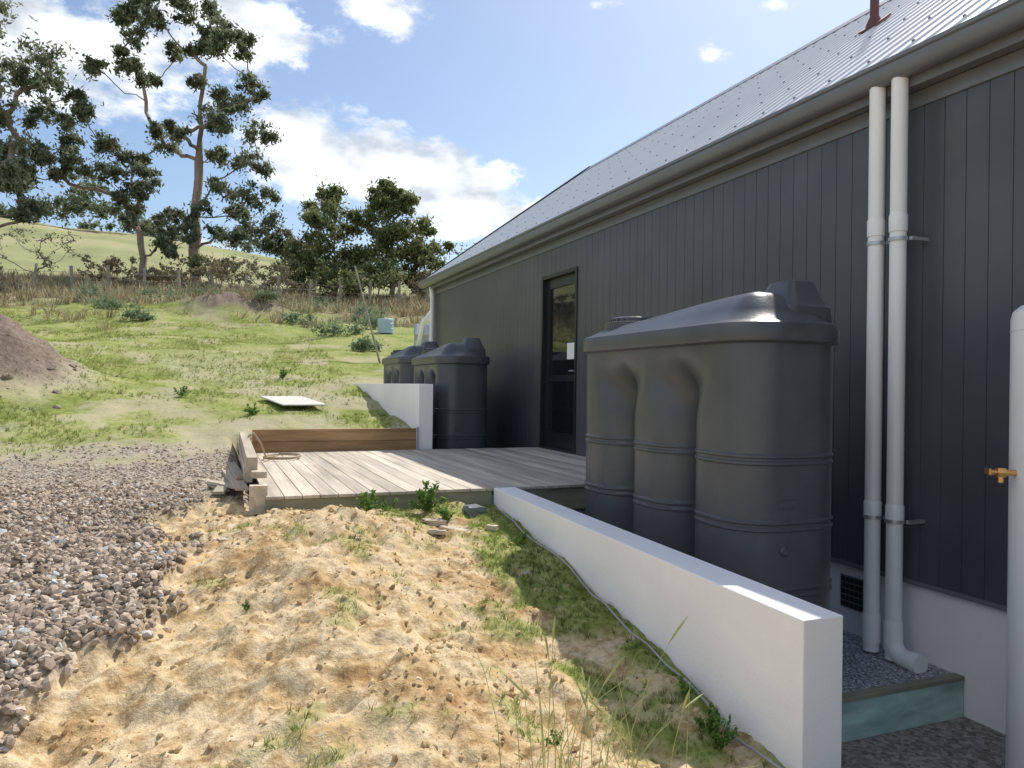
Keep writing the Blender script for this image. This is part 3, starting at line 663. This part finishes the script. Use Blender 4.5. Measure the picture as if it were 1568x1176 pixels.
# ------------------------------------------------------------ deck
D=empty("timber_deck")
A=Acc(); bw=.138; xx_=.42
while xx_<4.42:
    e=min(xx_+bw-.006,4.425); A.box((xx_,6.03+random.uniform(-.006,.006),-.895),(e,9.93,-.87+random.uniform(-.001,.001))); xx_+=bw
A.build("deck_boards",[M_deck],D,bevel=.003)
A=Acc(); A.box((.42,6.05,-1.09),(2.27,6.09,-.898)); A.box((2.5,6.05,-1.09),(4.42,6.09,-.898)); 
for q in (7.2,8.4,9.6): A.box((.45,q,-1.05),(4.42,q+.06,-.898))
A.box((2.5,6.098,-2.0),(4.42,6.11,-1.1))
A.build("bearers",[M_brownboard],D)
A=Acc(); A.box((.52,9.95,-.90),(2.64,10.02,-.745)); A.box((.52,9.953,-.74),(2.64,10.02,-.585)); A.box((2.625,9.93,-.88),(2.655,9.949,-.56),1)
A.build("timber_sleeper_edge",[M_sleeper,M_galv],bevel=.006)
A=Acc()
A.obox((.37,8.15,-.66),(.085,3.5,.12),-.02); A.obox((.36,8.4,-.80),(.07,3.0,.13),-.02)
A.obox((.37,6.14,-.90),(.13,.11,.22),0); A.obox((.37,7.3,-.755),(.11,2.2,.05),.01,-.03)
for q in [(.22,7.2,-.86,.10,1.5,.025,.06,.0),(.14,7.0,-.885,.09,1.1,.025,-.10,.0),(.06,7.1,-.90,.08,.8,.025,.2,.0),(.25,7.6,-.83,.08,1.3,.025,.03,.0),(.16,6.8,-.87,.07,.6,.025,.45,.0)]:
    A.obox(q[:3],q[3:6],q[6],q[7])
A.build("timber_offcuts",[M_oldtimber],bevel=.003)
A=Acc(); pts=[]
for t in np.linspace(0,4.5*math.pi,70): pts.append((.80+.2*math.cos(t)+.02*math.sin(3*t),9.0+.25*math.sin(t),-.855+.012*t/6))
pts=[(.40,8.6,-.585),(.46,8.6,-.54),(.54,8.65,-.66),(.60,8.7,-.82)]+pts[8:]
A.tube(pts,.010,8); A.build("garden_hose",[M_hose],smooth=True)
A=Acc(); zz_=gz(1.25,12.4)+.05; A.obox((1.25,12.4,zz_),(.7,1.1,.02),.25,.10); A.build("discarded_board",[M_sheet],bevel=.003)
def slab(name,x,y,sx,sy,sz,rz,seed,mat=M_stone):
    r=np.random.default_rng(seed); bm=bmesh.new(); bmesh.ops.create_cube(bm,size=1)
    bmesh.ops.subdivide_edges(bm,edges=bm.edges[:],cuts=2,use_grid_fill=True)
    for v in bm.verts:
        v.co+=Vector(r.normal(0,.05,3)); v.co=Vector((v.co.x*sx,v.co.y*sy,v.co.z*sz))
    me=bpy.data.meshes.new(name); bm.to_mesh(me); bm.free(); me.materials.append(mat)
    o=link(bpy.data.objects.new(name,me)); o.location=(x,y,gz(x,y)+sz*.35); o.rotation_euler=(.05,.08,rz)
for k,a_ in enumerate([(1.72,5.35,.10,.20,.04,.5),(1.55,5.25,.08,.12,.03,1.2),(1.6,5.5,.16,.09,.04,.2),(2.0,5.75,.14,.12,.09,.3),(2.0,5.3,.08,.08,.04,1),(1.9,4.4,.05,.04,.03,0),(.1,5.3,.06,.05,.04,.5),(.9,4.9,.05,.06,.03,1.5)]):
    slab("broken_stone",*a_,100+k,M_stone if k!=3 else M_trim)
def barrel(name,x,y,r_,h,mat):
    z0=gz(x,y); A=Acc(); A.tube([(x,y,z0+q*h) for q in (0,.02,.3,.32,.34,.65,.67,.69,.97,1)],[r_*.96,r_,r_,r_*1.04,r_,r_,r_*1.04,r_,r_,r_*.94],28); A.build(name,[mat],auto=True)
barrel("blue_barrel",5.6,25.5,.27,.50,M_blue); barrel("metal_drum",5.6,20.6,.26,.9,M_galv)
A=Acc(); A.tube([(5.35,20.4,gz(5.35,20.4)),(5.5,20.3,gz(5.4,20.3)+1.0),(5.75,20.2,gz(5.4,20.3)+1.35)],.06,12); A.build("white_drain_pipe",[M_pvc],smooth=True)
A=Acc(); A.tube([(4.1,19.0,gz(4.1,19)-.2),(3.55,20.0,gz(4.1,19)+2.6)],[.03,.02],8); A.build("leaning_pole",[M_brownboard])
# ------------------------------------------------------------ world and light
az,el=math.radians(51),math.radians(50.5)
W=bpy.data.worlds.new("World"); scene.world=W; W.use_nodes=True; nt=W.node_tree; nt.nodes.clear()
try: W.cycles.sampling_method='MANUAL'; W.cycles.sample_map_resolution=512
except Exception: pass
out=N(nt,'ShaderNodeOutputWorld'); sky=N(nt,'ShaderNodeTexSky',sky_type='NISHITA',sun_disc=False,sun_elevation=el,sun_rotation=az)
sky.air_density=1.0; sky.dust_density=1.0; sky.ozone_density=1.9
bg=N(nt,'ShaderNodeBackground'); nt.links.new(sky.outputs[0],bg.inputs[0]); bg.inputs[1].default_value=.145
def mth(op,a,b=None):
    n=N(nt,'ShaderNodeMath',operation=op)
    for k,v in enumerate((a,b)):
        if v is None: continue
        if isinstance(v,(int,float)): n.inputs[k].default_value=v
        else: nt.links.new(v,n.inputs[k])
    return n.outputs[0]
tc=N(nt,'ShaderNodeTexCoord'); sp=N(nt,'ShaderNodeSeparateXYZ'); nt.links.new(tc.outputs['Generated'],sp.inputs[0])
AZ=mth('MULTIPLY',mth('ARCTAN2',sp.outputs[0],sp.outputs[1]),180/math.pi)
EL=mth('MULTIPLY',mth('ARCSINE',sp.outputs[2]),180/math.pi)
cxyz=N(nt,'ShaderNodeCombineXYZ'); nt.links.new(AZ,cxyz.inputs[0]); nt.links.new(EL,cxyz.inputs[1])
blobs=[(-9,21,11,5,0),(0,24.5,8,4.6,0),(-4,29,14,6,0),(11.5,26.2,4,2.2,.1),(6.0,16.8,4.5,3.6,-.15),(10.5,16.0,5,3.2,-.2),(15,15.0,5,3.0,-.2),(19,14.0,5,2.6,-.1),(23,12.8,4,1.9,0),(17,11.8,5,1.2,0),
 (36.7,23.4,2.4,1.5,.45),(41,26,3,1.3,.5),(28,27,5,1.0,.6),(-3,9.5,6,.8,0),(-95,35,75,26,0),(170,45,70,26,0)]  # final pair: unseen clouds west and behind camera, added to lighten shaded faces
cur=None
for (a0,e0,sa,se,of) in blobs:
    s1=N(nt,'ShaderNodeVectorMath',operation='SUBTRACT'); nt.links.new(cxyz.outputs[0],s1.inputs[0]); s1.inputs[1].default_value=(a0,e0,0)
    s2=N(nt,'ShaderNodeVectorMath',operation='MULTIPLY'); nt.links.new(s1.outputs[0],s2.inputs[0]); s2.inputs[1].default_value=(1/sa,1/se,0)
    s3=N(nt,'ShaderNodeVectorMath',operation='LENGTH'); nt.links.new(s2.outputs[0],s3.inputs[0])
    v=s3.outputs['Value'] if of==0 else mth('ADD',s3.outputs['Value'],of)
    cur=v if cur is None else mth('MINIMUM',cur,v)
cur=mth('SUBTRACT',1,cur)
mp=N(nt,'ShaderNodeMapping'); mp.inputs['Scale'].default_value=(1,1,1.8); nt.links.new(tc.outputs['Generated'],mp.inputs[0])
cn=N(nt,'ShaderNodeTexNoise'); cn.inputs['Scale'].default_value=16; cn.inputs['Detail'].default_value=7; cn.inputs['Roughness'].default_value=.64; nt.links.new(mp.outputs[0],cn.inputs['Vector'])
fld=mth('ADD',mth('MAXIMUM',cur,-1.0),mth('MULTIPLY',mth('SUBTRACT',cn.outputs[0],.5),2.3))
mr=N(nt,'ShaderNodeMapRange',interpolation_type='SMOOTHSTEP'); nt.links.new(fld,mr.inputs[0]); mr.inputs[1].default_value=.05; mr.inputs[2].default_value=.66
cn2=N(nt,'ShaderNodeTexNoise'); cn2.inputs['Scale'].default_value=12; cn2.inputs['Detail'].default_value=5; nt.links.new(mp.outputs[0],cn2.inputs['Vector'])
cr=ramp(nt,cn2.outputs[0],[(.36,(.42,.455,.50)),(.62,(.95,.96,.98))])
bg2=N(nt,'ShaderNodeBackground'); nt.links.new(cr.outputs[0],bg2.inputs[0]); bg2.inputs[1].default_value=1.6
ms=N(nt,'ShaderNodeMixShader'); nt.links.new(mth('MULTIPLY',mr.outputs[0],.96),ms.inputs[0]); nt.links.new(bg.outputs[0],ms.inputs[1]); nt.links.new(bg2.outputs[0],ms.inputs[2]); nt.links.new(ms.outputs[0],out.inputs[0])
S=Vector((math.sin(az)*math.cos(el),math.cos(az)*math.cos(el),math.sin(el)))
sl=bpy.data.lights.new("sun",'SUN'); sl.energy=4.8; sl.angle=math.radians(.53); sl.color=(1,.95,.87)
so=link(bpy.data.objects.new("sun",sl)); so.rotation_euler=(-S).to_track_quat('-Z','Y').to_euler()
cd=bpy.data.cameras.new("camera"); cam=link(bpy.data.objects.new("camera",cd)); cd.sensor_width=36; cd.lens=36*1150/1568; cd.clip_start=.05; cd.clip_end=3000
cam.matrix_world=Matrix.Rotation(math.radians(-22),4,'Z')@Matrix.Rotation(math.radians(90.2),4,'X')@Matrix.Rotation(math.radians(.8),4,'Z')
scene.camera=cam
scene.view_settings.view_transform='Standard'; scene.view_settings.look='None'; scene.view_settings.exposure=0
